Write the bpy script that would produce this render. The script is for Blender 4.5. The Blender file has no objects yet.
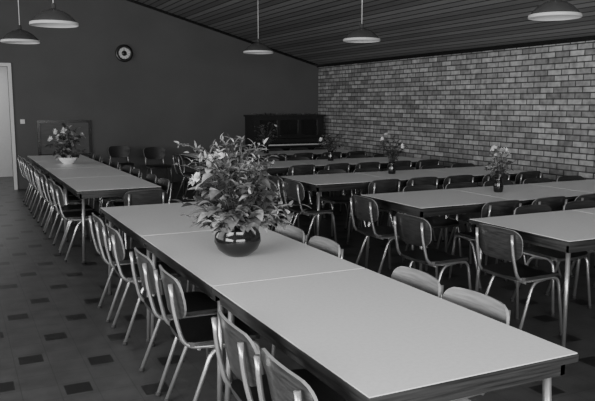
import bpy, math, random
from mathutils import Vector, Matrix, Quaternion
R = random.Random(7)
S = bpy.context.scene
# ------------------------------------------------------------ materials
def newmat(name):
    m = bpy.data.materials.new(name); m.use_nodes = True
    nt = m.node_tree; b = nt.nodes['Principled BSDF']
    return m, nt, b
def simple(name, c, rough=0.6, metal=0.0, var=0.0, scale=20, bump=0.0, spec=None):
    m, nt, b = newmat(name)
    if not isinstance(c, tuple): c = (c, c, c)
    b.inputs['Roughness'].default_value = rough
    b.inputs['Metallic'].default_value = metal
    if spec is not None: b.inputs['Specular IOR Level'].default_value = spec
    tc = nt.nodes.new('ShaderNodeTexCoord')
    n = nt.nodes.new('ShaderNodeTexNoise'); n.inputs['Scale'].default_value = scale
    n.inputs['Detail'].default_value = 4
    nt.links.new(tc.outputs['Object'], n.inputs['Vector'])
    cr = nt.nodes.new('ShaderNodeValToRGB')
    cr.color_ramp.elements[0].position = 0.3; cr.color_ramp.elements[1].position = 0.7
    cr.color_ramp.elements[0].color = tuple(x*(1-var) for x in c)+(1,)
    cr.color_ramp.elements[1].color = tuple(min(1, x*(1+var)) for x in c)+(1,)
    nt.links.new(n.outputs['Fac'], cr.inputs['Fac'])
    nt.links.new(cr.outputs['Color'], b.inputs['Base Color'])
    if bump:
        bp = nt.nodes.new('ShaderNodeBump'); bp.inputs['Strength'].default_value = bump
        bp.inputs['Distance'].default_value = 0.01
        nt.links.new(n.outputs['Fac'], bp.inputs['Height']); nt.links.new(bp.outputs['Normal'], b.inputs['Normal'])
    return m
def wood(name, c1, c2, rough=0.4, sc=(30, 2, 30)):
    m, nt, b = newmat(name)
    tc = nt.nodes.new('ShaderNodeTexCoord'); mp = nt.nodes.new('ShaderNodeMapping')
    mp.inputs['Scale'].default_value = sc
    n = nt.nodes.new('ShaderNodeTexNoise'); n.inputs['Scale'].default_value = 1.5; n.inputs['Detail'].default_value = 6
    cr = nt.nodes.new('ShaderNodeValToRGB')
    cr.color_ramp.elements[0].position = 0.35; cr.color_ramp.elements[1].position = 0.65
    cr.color_ramp.elements[0].color = (c1, c1, c1, 1); cr.color_ramp.elements[1].color = (c2, c2, c2, 1)
    nt.links.new(tc.outputs['Object'], mp.inputs['Vector']); nt.links.new(mp.outputs['Vector'], n.inputs['Vector'])
    nt.links.new(n.outputs['Fac'], cr.inputs['Fac']); nt.links.new(cr.outputs['Color'], b.inputs['Base Color'])
    b.inputs['Roughness'].default_value = rough
    return m
M_lam = simple('laminate', 0.82, 0.34, var=0.05, scale=60)
M_edge = wood('table_edge_wood', 0.010, 0.045, 0.35, (2, 2, 60))
M_steel = simple('tube_steel', 0.46, 0.28, metal=0.8, var=0.04)
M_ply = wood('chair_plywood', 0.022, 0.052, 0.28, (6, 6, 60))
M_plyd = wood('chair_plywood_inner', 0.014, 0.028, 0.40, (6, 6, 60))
M_plylit = wood('chair_plywood_inner_lit', 0.15, 0.23, 0.4, (6, 6, 60))  # inner plywood made paler, window light painted into the colour
M_plye = simple('chair_plywood_edge', 0.28, 0.5, var=0.1)
M_seat = simple('seat_vinyl', 0.012, 0.38, var=0.2)
M_rub = simple('rubber', 0.03, 0.8)
M_wall = simple('wall_paint', 0.105, 0.85, var=0.08, scale=1.3)
M_white = simple('white_paint', 0.7, 0.5, var=0.03)
M_black = simple('black_lacquer', 0.012, 0.25, var=0.2)
M_glaze = simple('black_glaze', 0.01, 0.12, var=0.2)
M_lacq = simple('piano_lacquer', 0.022, 0.2, var=0.2)
M_wglaze = simple('white_glaze', 0.75, 0.25, var=0.03)
M_enamel = simple('lamp_enamel', 0.10, 0.26, metal=0.3, var=0.05)
M_enin = simple('lamp_enamel_inner', 0.65, 0.4, var=0.03)
M_leafd = simple('leaf_dark', (0.04, 0.04, 0.04), 0.45, var=0.35, scale=30)
M_leafm = simple('leaf_mid', 0.13, 0.45, var=0.4, scale=30)
M_leafl = simple('leaf_light', 0.32, 0.5, var=0.45, scale=40)
M_flow = simple('petal_white', 0.85, 0.6, var=0.05)
M_soil = simple('soil', 0.02, 0.95, var=0.3)
M_hatch = wood('hatch_wood', 0.06, 0.09, 0.5, (3, 3, 25))

def math_node(nt, op, a, b=None):
    n = nt.nodes.new('ShaderNodeMath'); n.operation = op
    for i, v in enumerate((a, b)):
        if v is None: continue
        if isinstance(v, (int, float)): n.inputs[i].default_value = v
        else: nt.links.new(v, n.inputs[i])
    return n.outputs[0]
# floor : 0.2 m tiles, every fifth (knight's move) carries a dark inset
M_floor, nt, b = newmat('tile_floor')
g = nt.nodes.new('ShaderNodeNewGeometry'); sp = nt.nodes.new('ShaderNodeSeparateXYZ')
nt.links.new(g.outputs['Position'], sp.inputs[0])
xs = math_node(nt, 'DIVIDE', math_node(nt, 'ADD', sp.outputs[0], 40.0), 0.2)
ys = math_node(nt, 'DIVIDE', math_node(nt, 'ADD', sp.outputs[1], 40.0), 0.2)
xi = math_node(nt, 'FLOOR', xs); yi = math_node(nt, 'FLOOR', ys)
k = math_node(nt, 'MODULO', math_node(nt, 'ADD', math_node(nt, 'ADD', xi, math_node(nt, 'MULTIPLY', yi, 2)), 0.5), 5)
dark = math_node(nt, 'LESS_THAN', k, 1.0)
fx = math_node(nt, 'ABSOLUTE', math_node(nt, 'SUBTRACT', math_node(nt, 'FRACT', xs), 0.5))
fy = math_node(nt, 'ABSOLUTE', math_node(nt, 'SUBTRACT', math_node(nt, 'FRACT', ys), 0.5))
inner = math_node(nt, 'LESS_THAN', math_node(nt, 'MAXIMUM', fx, fy), 0.36)
joint = math_node(nt, 'GREATER_THAN', math_node(nt, 'MAXIMUM', fx, fy), 0.486)
dark = math_node(nt, 'MAXIMUM', math_node(nt, 'MULTIPLY', dark, inner), math_node(nt, 'MULTIPLY', joint, .4))
nz = nt.nodes.new('ShaderNodeTexNoise'); nz.inputs['Scale'].default_value = 6; nz.inputs['Detail'].default_value = 6
nt.links.new(g.outputs['Position'], nz.inputs['Vector'])
cr = nt.nodes.new('ShaderNodeValToRGB')
cr.color_ramp.elements[0].position = .3; cr.color_ramp.elements[1].position = .7
cr.color_ramp.elements[0].color = (.05, .05, .05, 1); cr.color_ramp.elements[1].color = (.08, .08, .08, 1)
nt.links.new(nz.outputs['Fac'], cr.inputs['Fac'])
mx = nt.nodes.new('ShaderNodeMix'); mx.data_type = 'RGBA'
nt.links.new(dark, mx.inputs[0]); nt.links.new(cr.outputs['Color'], mx.inputs[6]); mx.inputs[7].default_value = (.014, .014, .014, 1)
nt.links.new(mx.outputs[2], b.inputs['Base Color']); b.inputs['Roughness'].default_value = 0.42

# brick wall
M_brick, nt, b = newmat('brick_masonry')
g = nt.nodes.new('ShaderNodeNewGeometry'); sp = nt.nodes.new('ShaderNodeSeparateXYZ'); cb = nt.nodes.new('ShaderNodeCombineXYZ')
nt.links.new(g.outputs['Position'], sp.inputs[0]); nt.links.new(sp.outputs[1], cb.inputs[0]); nt.links.new(sp.outputs[2], cb.inputs[1])
bt = nt.nodes.new('ShaderNodeTexBrick'); bt.inputs['Scale'].default_value = 1
bt.inputs['Brick Width'].default_value = .25; bt.inputs['Row Height'].default_value = .080
bt.inputs['Mortar Size'].default_value = .009; bt.inputs['Mortar Smooth'].default_value = .2; bt.inputs['Bias'].default_value = 0.0
bt.inputs['Color1'].default_value = (.24, .24, .24, 1); bt.inputs['Color2'].default_value = (.54, .54, .54, 1); bt.inputs['Mortar'].default_value = (.075, .075, .075, 1)
nt.links.new(cb.outputs[0], bt.inputs['Vector'])
nz = nt.nodes.new('ShaderNodeTexNoise'); nz.inputs['Scale'].default_value = 12; nz.inputs['Detail'].default_value = 6
nt.links.new(g.outputs['Position'], nz.inputs['Vector'])
cr = nt.nodes.new('ShaderNodeValToRGB'); cr.color_ramp.elements[0].position = .25; cr.color_ramp.elements[1].position = .75
cr.color_ramp.elements[0].color = (.5, .5, .5, 1); cr.color_ramp.elements[1].color = (1.2, 1.2, 1.2, 1)
nt.links.new(nz.outputs['Fac'], cr.inputs['Fac'])
mx = nt.nodes.new('ShaderNodeMix'); mx.data_type = 'RGBA'; mx.blend_type = 'MULTIPLY'; mx.inputs[0].default_value = 1
nt.links.new(bt.outputs['Color'], mx.inputs[6]); nt.links.new(cr.outputs['Color'], mx.inputs[7])
nt.links.new(mx.outputs[2], b.inputs['Base Color']); b.inputs['Roughness'].default_value = .85
bp = nt.nodes.new('ShaderNodeBump'); bp.inputs['Strength'].default_value = .6; bp.inputs['Distance'].default_value = .012; bp.invert = True
nt.links.new(bt.outputs['Fac'], bp.inputs['Height']); nt.links.new(bp.outputs['Normal'], b.inputs['Normal'])

# ceiling planks running along the room
M_ceil, nt, b = newmat('ceiling_planks')
g = nt.nodes.new('ShaderNodeNewGeometry'); sp = nt.nodes.new('ShaderNodeSeparateXYZ'); nt.links.new(g.outputs['Position'], sp.inputs[0])
px = math_node(nt, 'DIVIDE', math_node(nt, 'ADD', sp.outputs[0], 40.0), 0.12)
gr = math_node(nt, 'LESS_THAN', math_node(nt, 'FRACT', px), 0.18)
wn = nt.nodes.new('ShaderNodeTexWhiteNoise'); wn.noise_dimensions = '1D'; nt.links.new(math_node(nt, 'FLOOR', px), wn.inputs['W'])
cr = nt.nodes.new('ShaderNodeValToRGB'); cr.color_ramp.elements[0].color = (.15, .15, .15, 1); cr.color_ramp.elements[1].color = (.28, .28, .28, 1)
nt.links.new(wn.outputs['Value'], cr.inputs['Fac'])
mx = nt.nodes.new('ShaderNodeMix'); mx.data_type = 'RGBA'; nt.links.new(gr, mx.inputs[0]); nt.links.new(cr.outputs['Color'], mx.inputs[6]); mx.inputs[7].default_value = (.02, .02, .02, 1)
nt.links.new(mx.outputs[2], b.inputs['Base Color']); b.inputs['Roughness'].default_value = .55

# ------------------------------------------------------------ mesh builder
class MB:
    def __init__(s): s.v = []; s.f = []; s.m = []; s.mats = []; s.sm = []
    def mi(s, mat):
        if mat not in s.mats: s.mats.append(mat)
        return s.mats.index(mat)
    def add(s, vs, fs, mat, smooth=False):
        o = len(s.v); s.v += [tuple(v) for v in vs]; i = s.mi(mat)
        for f in fs: s.f.append(tuple(o+k for k in f)); s.m.append(i); s.sm.append(smooth)
    def box(s, a, c, mat):
        x0, y0, z0 = a; x1, y1, z1 = c
        s.add([(x0,y0,z0),(x1,y0,z0),(x1,y1,z0),(x0,y1,z0),(x0,y0,z1),(x1,y0,z1),(x1,y1,z1),(x0,y1,z1)],
              [(0,3,2,1),(4,5,6,7),(0,1,5,4),(1,2,6,5),(2,3,7,6),(3,0,4,7)], mat)
    def prism(s, poly, y0, y1, mat):
        n = len(poly)
        vs = [(x, y0, z) for x, z in poly]+[(x, y1, z) for x, z in poly]
        s.add(vs, [tuple(range(n)), tuple(range(2*n-1, n-1, -1))]+[(i, i+n, (i+1) % n+n, (i+1) % n) for i in range(n)], mat)
    def tube(s, pts, r, mat, n=10, r2=None):
        pts = [Vector(p) for p in pts]; vs = []; fs = []
        t0 = (pts[1]-pts[0]).normalized()
        up = Vector((1, 0, 0)) if abs(t0.x) < .8 else Vector((0, 1, 0))
        nrm = t0.cross(up).normalized()
        N = len(pts)
        for i, p in enumerate(pts):
            t = (pts[min(i+1, N-1)]-pts[max(i-1, 0)]).normalized()
            nrm = (nrm - t*nrm.dot(t)).normalized(); bn = t.cross(nrm)
            rr = r if r2 is None else r+(r2-r)*i/(N-1)
            for k in range(n):
                a = 2*math.pi*k/n; vs.append(p+nrm*math.cos(a)*rr+bn*math.sin(a)*rr)
        for i in range(N-1):
            for k in range(n):
                k2 = (k+1) % n; fs.append((i*n+k, i*n+k2, (i+1)*n+k2, (i+1)*n+k))
        fs.append(tuple(range(n-1, -1, -1))); fs.append(tuple((N-1)*n+k for k in range(n)))
        s.add(vs, fs, mat, True)
    def lathe(s, prof, mat, c=(0, 0, 0), n=32):
        vs = []; fs = []
        for r, z in prof:
            for k in range(n):
                a = 2*math.pi*k/n; vs.append((c[0]+r*math.cos(a), c[1]+r*math.sin(a), c[2]+z))
        for i in range(len(prof)-1):
            for k in range(n):
                k2 = (k+1) % n; fs.append((i*n+k, i*n+k2, (i+1)*n+k2, (i+1)*n+k))
        s.add(vs, fs, mat, True)
    def mesh(s, name):
        me = bpy.data.meshes.new(name); me.from_pydata(s.v, [], s.f)
        for m in s.mats: me.materials.append(m)
        me.polygons.foreach_set('material_index', s.m); me.polygons.foreach_set('use_smooth', s.sm)
        me.update(); return me
    def obj(s, name, loc=(0, 0, 0), rot=0):
        return place(s.mesh(name), name, loc, rot)
def place(me, name, loc, rot=0, sc=1):
    o = bpy.data.objects.new(name, me); S.collection.objects.link(o)
    o.location = loc; o.rotation_euler = (0, 0, rot); o.scale = (sc, sc, sc); return o
def rounded(pts, r=0.05, n=6):
    pts = [Vector(p) for p in pts]; out = [pts[0]]
    for i in range(1, len(pts)-1):
        a, p, c = pts[i-1], pts[i], pts[i+1]
        d1 = min(r, (a-p).length*.48); d2 = min(r, (c-p).length*.48)
        q0 = p+(a-p).normalized()*d1; q2 = p+(c-p).normalized()*d2
        for k in range(n+1):
            t = k/n; out.append(q0*(1-t)**2+p*2*t*(1-t)+q2*t*t)
    out.append(pts[-1]); return out

# ------------------------------------------------------------ chair mesh (faces +y)
def panel(mb, w, h, fn, th, mf, mbk, me, nx=12, ny=8, cr=0.05):
    def pt(i, j):
        u = -1+2*i/nx; v = -1+2*j/ny
        x = u*w/2; y = v*h/2
        ix = w/2-cr; iy = h/2-cr
        dx = abs(x)-ix; dy = abs(y)-iy
        if dx > 0 and dy > 0:
            l = math.hypot(dx, dy); m = max(dx, dy)
            k = m/l
            x = math.copysign(ix+dx*k, x); y = math.copysign(iy+dy*k, y)
        return x, y
    F = []; B = []
    for j in range(ny+1):
        for i in range(nx+1):
            x, y = pt(i, j); p, n = fn(x, y)
            F.append(p+n*th/2); B.append(p-n*th/2)
    W = nx+1
    q = [(j*W+i, j*W+i+1, (j+1)*W+i+1, (j+1)*W+i) for j in range(ny) for i in range(nx)]
    mb.add(F, q, mf, True); mb.add(B, [tuple(reversed(f)) for f in q], mbk, True)
    ring = [(i, 0) for i in range(nx)]+[(nx, j) for j in range(ny)]+[(i, ny) for i in range(nx, 0, -1)]+[(0, j) for j in range(ny, 0, -1)]
    E = []
    for i, j in ring: E += [F[j*W+i], B[j*W+i]]
    n = len(ring)
    mb.add(E, [(2*k, 2*k+1, (2*((k+1) % n))+1, 2*((k+1) % n)) for k in range(n)], me, False)
def chair_mesh(inner):
    mb = MB(); r = .0115
    for s in (-1, 1):
        mb.tube(rounded([(s*.165, -.262, .755), (s*.168, -.250, .62), (s*.178, -.205, .432), (s*.185, -.05, .425), (s*.188, .175, .428), (s*.208, .215, .012)], .07), r, M_steel)
        mb.tube(rounded([(s*.175, .06, .418), (s*.18, -.06, .41), (s*.200, -.215, .012)], .07), r, M_steel)
        mb.tube([(s*.208, .215, 0), (s*.2075, .214, .022)], .015, M_rub)
        mb.tube([(s*.200, -.215, 0), (s*.1995, -.214, .022)], .015, M_rub)
    mb.tube([(-.185, .13, .415), (.185, .13, .415)], .009, M_steel)
    mb.tube([(-.18, -.13, .415), (.18, -.13, .415)], .009, M_steel)
    def seat(x, y):
        z = .448-.012*math.cos(x/.2*math.pi/2)-max(0, y-.12)**2*2.2+.25*max(0, -y-.1)**2
        return Vector((x, y, z)), Vector((0, 0, 1))
    panel(mb, .41, .40, seat, .022, M_seat, M_ply, M_ply, 12, 10, .06)
    def back(x, y):
        yy = -.252+.75*x*x-.16*y
        w = x*(1.0+.14*(y/.22))
        n = Vector((-1.5*x, 1, .16)).normalized()
        z = .675+y - .25*x*x*(1 if y > 0 else -.6)
        return Vector((w, yy+.012, z)), n
    panel(mb, .42, .225, back, .012, inner, M_ply, M_plye, 14, 8, .075)
    return mb.mesh('dining_chair')
CH = chair_mesh(M_plyd); CH_LIT = chair_mesh(M_plylit)  # second mesh: same chair, backs with window light in the colour
def chair(x, y, face, jit=True, me=None):
    a = {'+y': 0, '-y': math.pi, '+x': -math.pi/2, '-x': math.pi/2}[face]
    if jit: a += R.uniform(-.05, .05); x += R.uniform(-.01, .01); y += R.uniform(-.01, .01)
    return place(me or CH, 'dining_chair', (x, y, 0), a)

# ------------------------------------------------------------ table mesh (length along y)
def table_mesh(w, l):
    mb = MB(); hx, hy = w/2-.003, l/2-.003
    mb.box((-hx, -hy, .718), (hx, hy, .7475), M_edge)
    mb.box((-hx+.003, -hy+.003, .7475), (hx-.003, hy-.003, .75), M_lam)
    a = .03; t = .02
    mb.box((-hx+a, -hy+a, .665), (-hx+a+t, hy-a, .718), M_edge); mb.box((hx-a-t, -hy+a, .665), (hx-a, hy-a, .718), M_edge)
    mb.box((-hx+a, -hy+a, .665), (hx-a, -hy+a+t, .718), M_edge); mb.box((-hx+a, hy-a-t, .665), (hx-a, hy-a, .718), M_edge)
    for sx in (-1, 1):
        for sy in (-1, 1):
            mb.tube([(sx*(hx-.075), sy*(hy-.075), .715), (sx*(hx-.045), sy*(hy-.045), .02)], .017, M_steel, 12, .013)
            mb.tube([(sx*(hx-.045), sy*(hy-.045), 0), (sx*(hx-.045), sy*(hy-.045), .025)], .017, M_rub, 12)
    return mb.mesh('dining_table')
W = .87; L = 1.43; LB = 1.32
TA = table_mesh(W, L); TC = table_mesh(W, LB); TB = table_mesh(1.06, .98)
XA = 1.010+W/2; YA = 1.59
for i in range(3): place(TA, 'dining_table', (XA, YA+L*(i+.5), 0))
YB = 7.12
for i in range(4): place(TC, 'dining_table', (XA, YB+LB*(i+.5), 0))
OX = W/2-.10
for y in (1.88, 2.36, 3.29, 3.80, 4.72, 5.25): chair(XA-OX, y, '+x')
for y in (2.24, 2.72, 3.66, 4.14, 4.80, 5.30): chair(XA+OX-.035, y, '-x', me=CH_LIT)
for i in range(4):
    for d in (-.27, .27):
        chair(XA-OX, YB+LB*(i+.5)+d, '+x'); chair(XA+OX, YB+LB*(i+.5)+d, '-x')
chair(1.60, 6.86, '+y')
rows = [3.56, 5.15, 7.05, 9.1, 11.2]
X0 = 3.42
for r_i, yc in enumerate(rows):
    for j in range(3): place(TB, 'dining_table', (X0+.53+1.06*j, yc, 0))
    for j in range(3):
        for d in (-.26, .26):
            x = X0+.53+1.06*j+d
            if j == 0 and d < 0: continue
            chair(x, yc+.39, '-y')
            if r_i > 0: chair(x, yc-.39, '+y')
for y in (3.56, 5.3, 6.80, 7.28, 8.86, 9.34, 11.2): chair(X0+.06, y, '+x')
chair(3.24, 4.22, '+x')
chair(2.84, 13.65, '-y'); chair(3.38, 12.95, '-y')

# ------------------------------------------------------------ plants
def leaf(mb, p, d, L, W, mat, droop=.5, twist=0.0):
    d = d.normalized(); side = d.cross(Vector((0, 0, 1)))
    if side.length < .1: side = Vector((1, 0, 0))
    side.normalize(); side = Quaternion(d, twist) @ side
    n = side.cross(d); N = 5; vs = []; prof = (0.08, .75, 1.0, .82, .45, .03)
    q = Vector(p); dd = d.copy()
    for i in range(N+1):
        w = prof[i]*W/2
        vs += [q-side*w+n*w*.35, q.copy(), q+side*w+n*w*.35]
        dd = (dd+Vector((0, 0, -droop/N))).normalized(); q = q+dd*L/N
    fs = []
    for i in range(N):
        a = i*3; fs += [(a, a+1, a+4, a+3), (a+1, a+2, a+5, a+4)]
    mb.add(vs, fs, mat, True)
def flower(mb, p, d, r):
    d = d.normalized(); s = d.cross(Vector((.3, .2, 1))).normalized(); t = d.cross(s)
    for k in range(6):
        a = k*math.pi/3; dr = (s*math.cos(a)+t*math.sin(a)+d*.45)
        leaf(mb, p, dr, r, r*.75, M_flow, .1)
def stemcurve(p0, p1, sag=.1, n=7):
    p0 = Vector(p0); p1 = Vector(p1); m = (p0+p1)/2; m.z = max(p0.z, p1.z)-.02+sag; m.x = p0.x+(p1.x-p0.x)*.35; m.y = p0.y+(p1.y-p0.y)*.35
    return [p0*(1-t)**2+m*2*t*(1-t)+p1*t*t for t in [i/n for i in range(n+1)]]
def rdir(zmin=-.3, zmax=.9):
    a = R.uniform(0, 2*math.pi); z = R.uniform(zmin, zmax); c = math.sqrt(max(0, 1-z*z))
    return Vector((math.cos(a)*c, math.sin(a)*c, z))
def foliage(mb, base, rx, h, nst, lL, lW, mats, nl=8, nflow=5, low=0.1, fr=.03, ctr=(0, 0)):
    bx, by, bz = base
    for i in range(nst):
        a = 2*math.pi*(i*.618+R.uniform(-.05, .05)); rr = math.sqrt(R.uniform(.03, 1))*rx
        zz = h*(low+(1-low)*R.random()*math.sqrt(max(.05, 1-(rr/rx)**2*.75)))
        tip = Vector((bx+ctr[0]+math.cos(a)*rr, by+ctr[1]+math.sin(a)*rr, bz+zz))
        c = stemcurve((bx+math.cos(a)*.02, by+math.sin(a)*.02, bz), tip, .06*h)
        mb.tube(c, .004, M_leafd, 5, .0018)
        mat = R.choice(mats)
        for k in range(nl):
            t = .3+.7*k/(nl-1); q = c[min(len(c)-1, int(t*(len(c)-1)+.5))]
            out = (q-Vector((bx, by, bz+h*.2))).normalized()
            leaf(mb, q, out*.5+rdir(), lL*R.uniform(.6, 1.2), lW*R.uniform(.7, 1.2), mat if R.random() < .7 else R.choice(mats), R.uniform(.3, 1.1), R.uniform(-.6, .6))
    for i in range(nflow):
        d = rdir(.1, .9); q = Vector((bx, by, bz+h*.45))+Vector((d.x*rx*.85, d.y*rx*.85, d.z*h*.5))
        mb.tube(stemcurve((bx, by, bz), q, .02), .002, M_leafm, 4)
        for j in range(3): flower(mb, q+rdir()*fr*.5, d+rdir()*.5, fr)
mb = MB()
mb.lathe([(0, 0), (.06, 0), (.075, .008), (.115, .04), (.135, .085), (.13, .125), (.112, .152), (.116, .165), (.108, .165), (.1, .145), (0, .14)], M_glaze, n=40)
mb.lathe([(0, .146), (.1, .146)], M_soil)
foliage(mb, (0, 0, .145), .31, .48, 70, .08, .04, [M_leafm, M_leafl, M_leafd, M_leafm, M_leafd], 9, 7, .06, .036)
foliage(mb, (0, 0, .16), .31, .56, 34, .05, .014, [M_leafm, M_leafl], 14, 0, .62, ctr=(-.06, .02))
foliage(mb, (0, 0, .22), .36, .18, 16, .07, .035, [M_leafm, M_leafl], 10, 0, -.3, ctr=(.04, -.02))
for i in range(36):
    a = i*2.399; z = .19+R.uniform(0, .30)
    q = Vector((math.cos(a)*.15, math.sin(a)*.15, z)); mb.tube([(0, 0, .145), q], .003, M_leafd, 5)
    leaf(mb, q, Vector((math.cos(a), math.sin(a), .25)), R.uniform(.10, .15), R.uniform(.07, .10), R.choice([M_leafl, M_leafm, M_leafl]), 1.1)
mb.obj('potted_plant', (1.38, 3.62, .75))
mb = MB()
mb.lathe([(0, 0), (.06, 0), (.07, .01), (.12, .06), (.135, .10), (.125, .10), (.10, .06), (0, .055)], M_wglaze)
mb.lathe([(0, .085), (.118, .085)], M_soil)
foliage(mb, (0, 0, .085), .27, .50, 44, .09, .05, [M_leafm, M_leafl, M_leafd], 8, 6, .05, .045)
mb.obj('potted_plant', (1.40, 10.45, .75))
def vase(name, x, y, rx, h, mats, nf, z=.75):
    mb = MB()
    mb.lathe([(0, 0), (.04, 0), (.045, .01), (.05, .07), (.035, .12), (.045, .15), (.04, .15), (.03, .12), (0, .11)], M_glaze, n=24)
    foliage(mb, (0, 0, .12), rx, h, 24, .06, .03, mats, 7, nf, .25, .035)
    mb.obj(name, (x, y, z))
vase('flower_vase', 4.76, 5.22, .15, .36, [M_leafd, M_leafm, M_leafl], 3)
vase('flower_vase', 4.82, 7.2, .18, .42, [M_leafd, M_leafm], 3)
vase('flower_vase', 5.10, 9.3, .22, .32, [M_leafd, M_leafm], 1)
vase('flower_vase', 4.85, 11.2, .26, .46, [M_leafd, M_leafm], 1)

# ------------------------------------------------------------ room shell
XW, YW = 7.4, 14.1
XL, YN = -3.0, -2.6
SL = .28; Z0 = 2.48
def cz(x): return Z0+SL*(XW-x) if x >= 0 else Z0+SL*XW-SL*(-x)
mb = MB(); mb.box((XL-.2, YN-.2, -.1), (XW+.2, YW+3.2, 0), M_floor); mb.obj('floor')
mb = MB(); mb.box((XW, YN-.2, 0), (XW+.2, YW+.2, Z0+.05), M_brick); mb.obj('wall_right')
def wallpoly(mb, xa, xb, zb, y0, y1, mat):
    pts = [(xa, zb), (xb, zb), (xb, cz(xb)+.03)]
    if xa < 0 < xb: pts.append((0, cz(0)+.03))
    pts.append((xa, cz(xa)+.03)); mb.prism(pts, y0, y1, mat)
DX0, DX1, DZ = -.06, .90, 2.30
mb = MB(); wallpoly(mb, XL, DX0, 0, YW, YW+.15, M_wall); wallpoly(mb, DX0, DX1, DZ, YW, YW+.15, M_wall); wallpoly(mb, DX1, XW, 0, YW, YW+.15, M_wall)
mb.obj('wall_back')
mb = MB()
for x0, x1 in ((DX0-.06, DX0), (DX1, DX1+.06)): mb.box((x0, YW-.025, 0), (x1, YW-.001, DZ+.06), M_white)
mb.box((DX0, YW-.025, DZ), (DX1, YW-.001, DZ+.06), M_white); mb.obj('trim_door')
mb = MB(); mb.box((-1.6, YW+2.6, 0), (2.0, YW+2.7, 2.7), M_white); mb.obj('wall_hall_back')
mb = MB(); mb.box((1.9, YW+.15, 0), (2.0, YW+2.6, 2.7), M_white); mb.obj('wall_hall_right')
mb = MB(); mb.box((-1.7, YW+.15, 0), (-1.6, YW+2.6, 2.7), M_white); mb.obj('wall_hall_left')
mb = MB(); mb.box((-1.7, YW+.15, 2.7), (2.0, YW+2.7, 2.8), M_white); mb.obj('ceiling_hall')
mb = MB()
for xa, xb in ((0, XW+.25), (XL-.25, 0)):
    za, zb = cz(xa), cz(xb)
    mb.prism([(xa, za), (xb, zb), (xb, zb+.12), (xa, za+.12)], YN-.3, YW+.15, M_ceil)
mb.obj('ceiling')
mb = MB()
mb.prism([(0, cz(0)-.05), (XW, Z0-.05), (XW, Z0+.0), (0, cz(0))], YW-.03, YW, M_black); mb.obj('trim_back')
mb = MB(); mb.box((XW-.04, YN, Z0-.06), (XW, YW, Z0), M_black); mb.obj('trim_right')
def boxes(name, bs, mat):
    mb = MB()
    for a, c in bs: mb.box(a, c, mat)
    return mb.obj(name)
zl = cz(XL)+.03
boxes('wall_left', [((XL-.2, YN-.2, 0), (XL, YW+.15, .9)), ((XL-.2, YN-.2, 2.5), (XL, YW+.15, zl)), ((XL-.2, YN-.2, .9), (XL, -1.0, 2.5)),
      ((XL-.2, 3.0, .9), (XL, 4.0, 2.5)), ((XL-.2, 8.0, .9), (XL, 8.6, 2.5)), ((XL-.2, 12.6, .9), (XL, YW+.15, 2.5))], M_wall)
mb = MB(); wallpoly(mb, XL, XW, 2.6, YN-.2, YN, M_wall)
mb.box((XL, YN-.2, 0), (XW, YN, .9), M_wall); mb.box((XL, YN-.2, .9), (-2, YN, 2.6), M_wall); mb.box((3.0, YN-.2, .9), (XW, YN, 2.6), M_wall); mb.obj('wall_front')
def wframe(name, o, ax, l):
    mb = MB(); t = .05; n = 4
    def B(a0, a1, z0, z1):
        if ax == 'y': mb.box((o[0]-.12, o[1]+a0, z0), (o[0]-.06, o[1]+a1, z1), M_white)
        else: mb.box((o[0]+a0, o[1]-.12, z0), (o[0]+a1, o[1]-.06, z1), M_white)
    z1 = 2.5 if ax == 'y' else 2.6
    B(0, l, .9, .95); B(0, l, z1-.05, z1)
    for i in range(n+1): B(max(0, l*i/n-t/2), min(l, l*i/n+t/2), .95, z1-.05)
    mb.obj(name)
wframe('window_1', (XL, -1.0), 'y', 4.0); wframe('window_2', (XL, 4.0), 'y', 4.0); wframe('window_3', (XL, 8.6), 'y', 4.0); wframe('window_4', (-2, YN), 'x', 5.0)

# ------------------------------------------------------------ wall clock, switch, hatch, piano
mb = MB(); r = .17
prof = [(r*.98, 0), (r, .02), (r, .05), (r*.93, .06), (r*.66, .045)]
mb.lathe(prof, M_black); mb.lathe([(0, .03), (r*.68, .03)], M_white)
for k in range(12):
    a = k*math.pi/6; c, s = math.cos(a), math.sin(a)
    mb.tube([(c*r*.52, s*r*.52, .032), (c*r*.62, s*r*.62, .032)], .004, M_black, 6)
mb.tube([(0, 0, .036), (0, .09, .036)], .005, M_black, 6); mb.tube([(0, 0, .036), (.06, -.03, .036)], .006, M_black, 6)
mb.lathe([(0, .04), (.05, .04), (.05, .03)], M_black)
o = mb.obj('wall_clock', (3.05, YW-.001, 2.60)); o.rotation_euler = (math.pi/2, 0, 0)
mb = MB(); mb.box((0, -.015, 0), (.08, 0, .08), M_white); mb.box((.025, -.022, .02), (.055, -.015, .06), M_white); mb.obj('light_switch', (1.07, YW-.001, 1.24))
mb = MB(); w, h = 1.0, .70
mb.box((0, -.03, 0), (w, 0, .05), M_black); mb.box((0, -.03, h-.05), (w, 0, h), M_black); mb.box((0, -.03, .05), (.05, 0, h-.05), M_black); mb.box((w-.05, -.03, .05), (w, 0, h-.05), M_black)
mb.box((.05, -.012, .05), (w-.05, 0, h-.05), M_hatch); mb.box((w/2-.01, -.025, .05), (w/2+.01, -.012, h-.05), M_black)
mb.tube([(w/2-.05, -.03, h/2-.05), (w/2-.05, -.03, h/2+.05)], .006, M_steel); mb.obj('serving_hatch', (1.36, YW-.002, .60))
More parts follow.
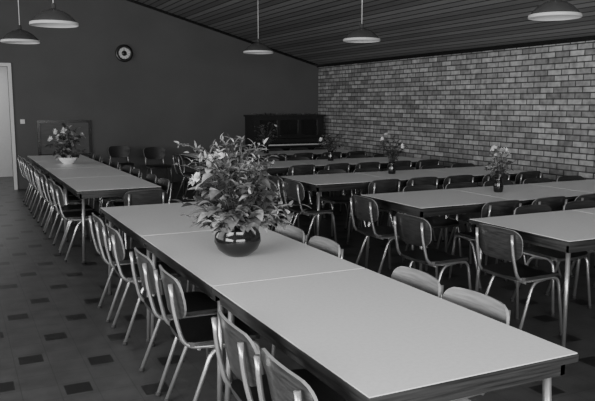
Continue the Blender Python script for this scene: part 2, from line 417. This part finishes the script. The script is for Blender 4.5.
# upright piano: case, lid, recessed panels, music shelf, keyboard, cheeks, legs, pedals
mb = MB(); w, h = 1.66, 1.34; d = .50; kz = .74
mb.box((0, 0, 0), (.05, d, h), M_lacq); mb.box((w-.05, 0, 0), (w, d, h), M_lacq)
mb.box((.05, .04, .06), (w-.05, d, h), M_black)
mb.box((-.03, -.04, h), (w+.03, d+.01, h+.035), M_lacq)
z1 = kz+.20; z2 = h-.07
for a, c in (((.05, 0, z2), (w-.05, .04, h)), ((.05, 0, kz+.14), (w-.05, .04, z1)), ((.05, 0, z1), (.14, .04, z2)), ((w-.14, 0, z1), (w-.05, .04, z2)), ((.55, 0, z1), (.61, .04, z2)), ((w-.61, 0, z1), (w-.55, .04, z2)), ((.05, 0, .06), (w-.05, .04, .14)), ((.50, -.06, z1), (w-.50, 0, z1+.02))): mb.box(a, c, M_lacq)
mb.box((.0, -.30, kz-.07), (w, .0, kz), M_lacq); mb.box((0, -.30, kz), (.09, 0, kz+.14), M_lacq); mb.box((w-.09, -.30, kz), (w, 0, kz+.14), M_lacq)
mb.box((.09, -.27, kz), (w-.09, -.08, kz+.025), M_white)
nk = 50; kw = (w-.18)/nk
for i in range(nk):
    if i % 7 not in (2, 6): mb.box((.09+kw*(i+.7), -.20, kz+.025), (.09+kw*(i+1.3), -.08, kz+.038), M_black)
mb.prism([(.09, kz+.04), (w-.09, kz+.04), (w-.09, kz+.13), (.09, kz+.13)], -.07, 0, M_lacq)
for x in (.045, w-.045): mb.tube([(x, -.25, kz-.07), (x, -.25, .35), (x, -.24, 0)], .035, M_lacq, 10, .025)
for x in (w/2-.07, w/2+.07): mb.box((x-.02, -.07, .04), (x+.02, .04, .055), M_steel)
for i in range(13):
    x = .08+i*.125
    for q in range(7): leaf(mb, (x+R.uniform(-.04, .04), .14+R.uniform(-.05, .1), h+.035), rdir(.1, .9), R.uniform(.05, .10), .03, R.choice([M_leafm, M_leafl, M_leafd]), .8)
mb.obj('upright_piano', (5.60, YW-.53, 0))

# ------------------------------------------------------------ pendant lamps
def lamp(x, y, z):
    mb = MB()
    top = cz(x)-z
    mb.lathe([(.016, .205), (.02, .20), (.024, .155), (.034, .150), (.09, .132), (.15, .098), (.20, .05), (.226, .014), (.230, 0)], M_enamel, n=40)
    mb.lathe([(.228, .0), (.220, .010), (.196, .042), (.146, .088), (.088, .124), (.03, .142), (0, .143)], M_enin, n=40)
    mb.lathe([(.230, .018), (.234, 0), (.232, -.010), (.226, -.010), (.226, 0)], M_enin, n=40)
    mb.lathe([(0, .02), (.03, .03), (.04, .06), (.025, .1), (.02, .14)], M_wglaze, n=20)
    mb.tube([(0, 0, .20), (0, 0, top)], .005, M_wglaze, 8)
    mb.lathe([(.045, top-.0), (.045, top-.03), (.01, top-.05)], M_enamel, n=20)
    mb.obj('pendant_lamp', (x, y, z))
for x, y, z in ((.90, 7.35, 2.395), (.76, 9.5, 2.385), (4.25, 10.1, 2.40), (4.6, 7.6, 2.40), (4.92, 4.75, 2.40)): lamp(x, y, z)

# ------------------------------------------------------------ lights
def area(name, loc, rot, sx, sy, e):
    l = bpy.data.lights.new(name, 'AREA'); l.shape = 'RECTANGLE'; l.size = sx; l.size_y = sy; l.energy = e
    o = bpy.data.objects.new(name, l); S.collection.objects.link(o); o.location = loc; o.rotation_euler = rot
area('window_light_front', (.5, YN-.02, 1.75), (math.radians(90), 0, 0), 4.8, 1.6, 420)
area('window_light_left', (XL-.02, 1.0, 1.7), (0, math.radians(-90), 0), 1.5, 3.8, 370)
area('window_light_left_mid', (XL-.02, 6.0, 1.7), (0, math.radians(-90), 0), 1.5, 3.8, 50)
area('window_light_left_far', (XL-.02, 10.6, 1.7), (0, math.radians(-90), 0), 1.5, 3.8, 80)
area('hall_light', (.2, YW+1.4, 2.65), (0, 0, 0), 1.5, 1.0, 22)
w = bpy.data.worlds.new('sky'); S.world = w; w.use_nodes = True
w.node_tree.nodes['Background'].inputs[0].default_value = (.8, .8, .8, 1); w.node_tree.nodes['Background'].inputs[1].default_value = .3

# ------------------------------------------------------------ camera
cd = bpy.data.cameras.new('camera'); cd.sensor_width = 36; cd.lens = 42.35; cd.clip_start = .05
co = bpy.data.objects.new('camera', cd); S.collection.objects.link(co)
co.location = (-.05, -.10, 1.62); co.rotation_euler = (math.radians(90-7.9), 0, math.radians(-26.0)); S.camera = co
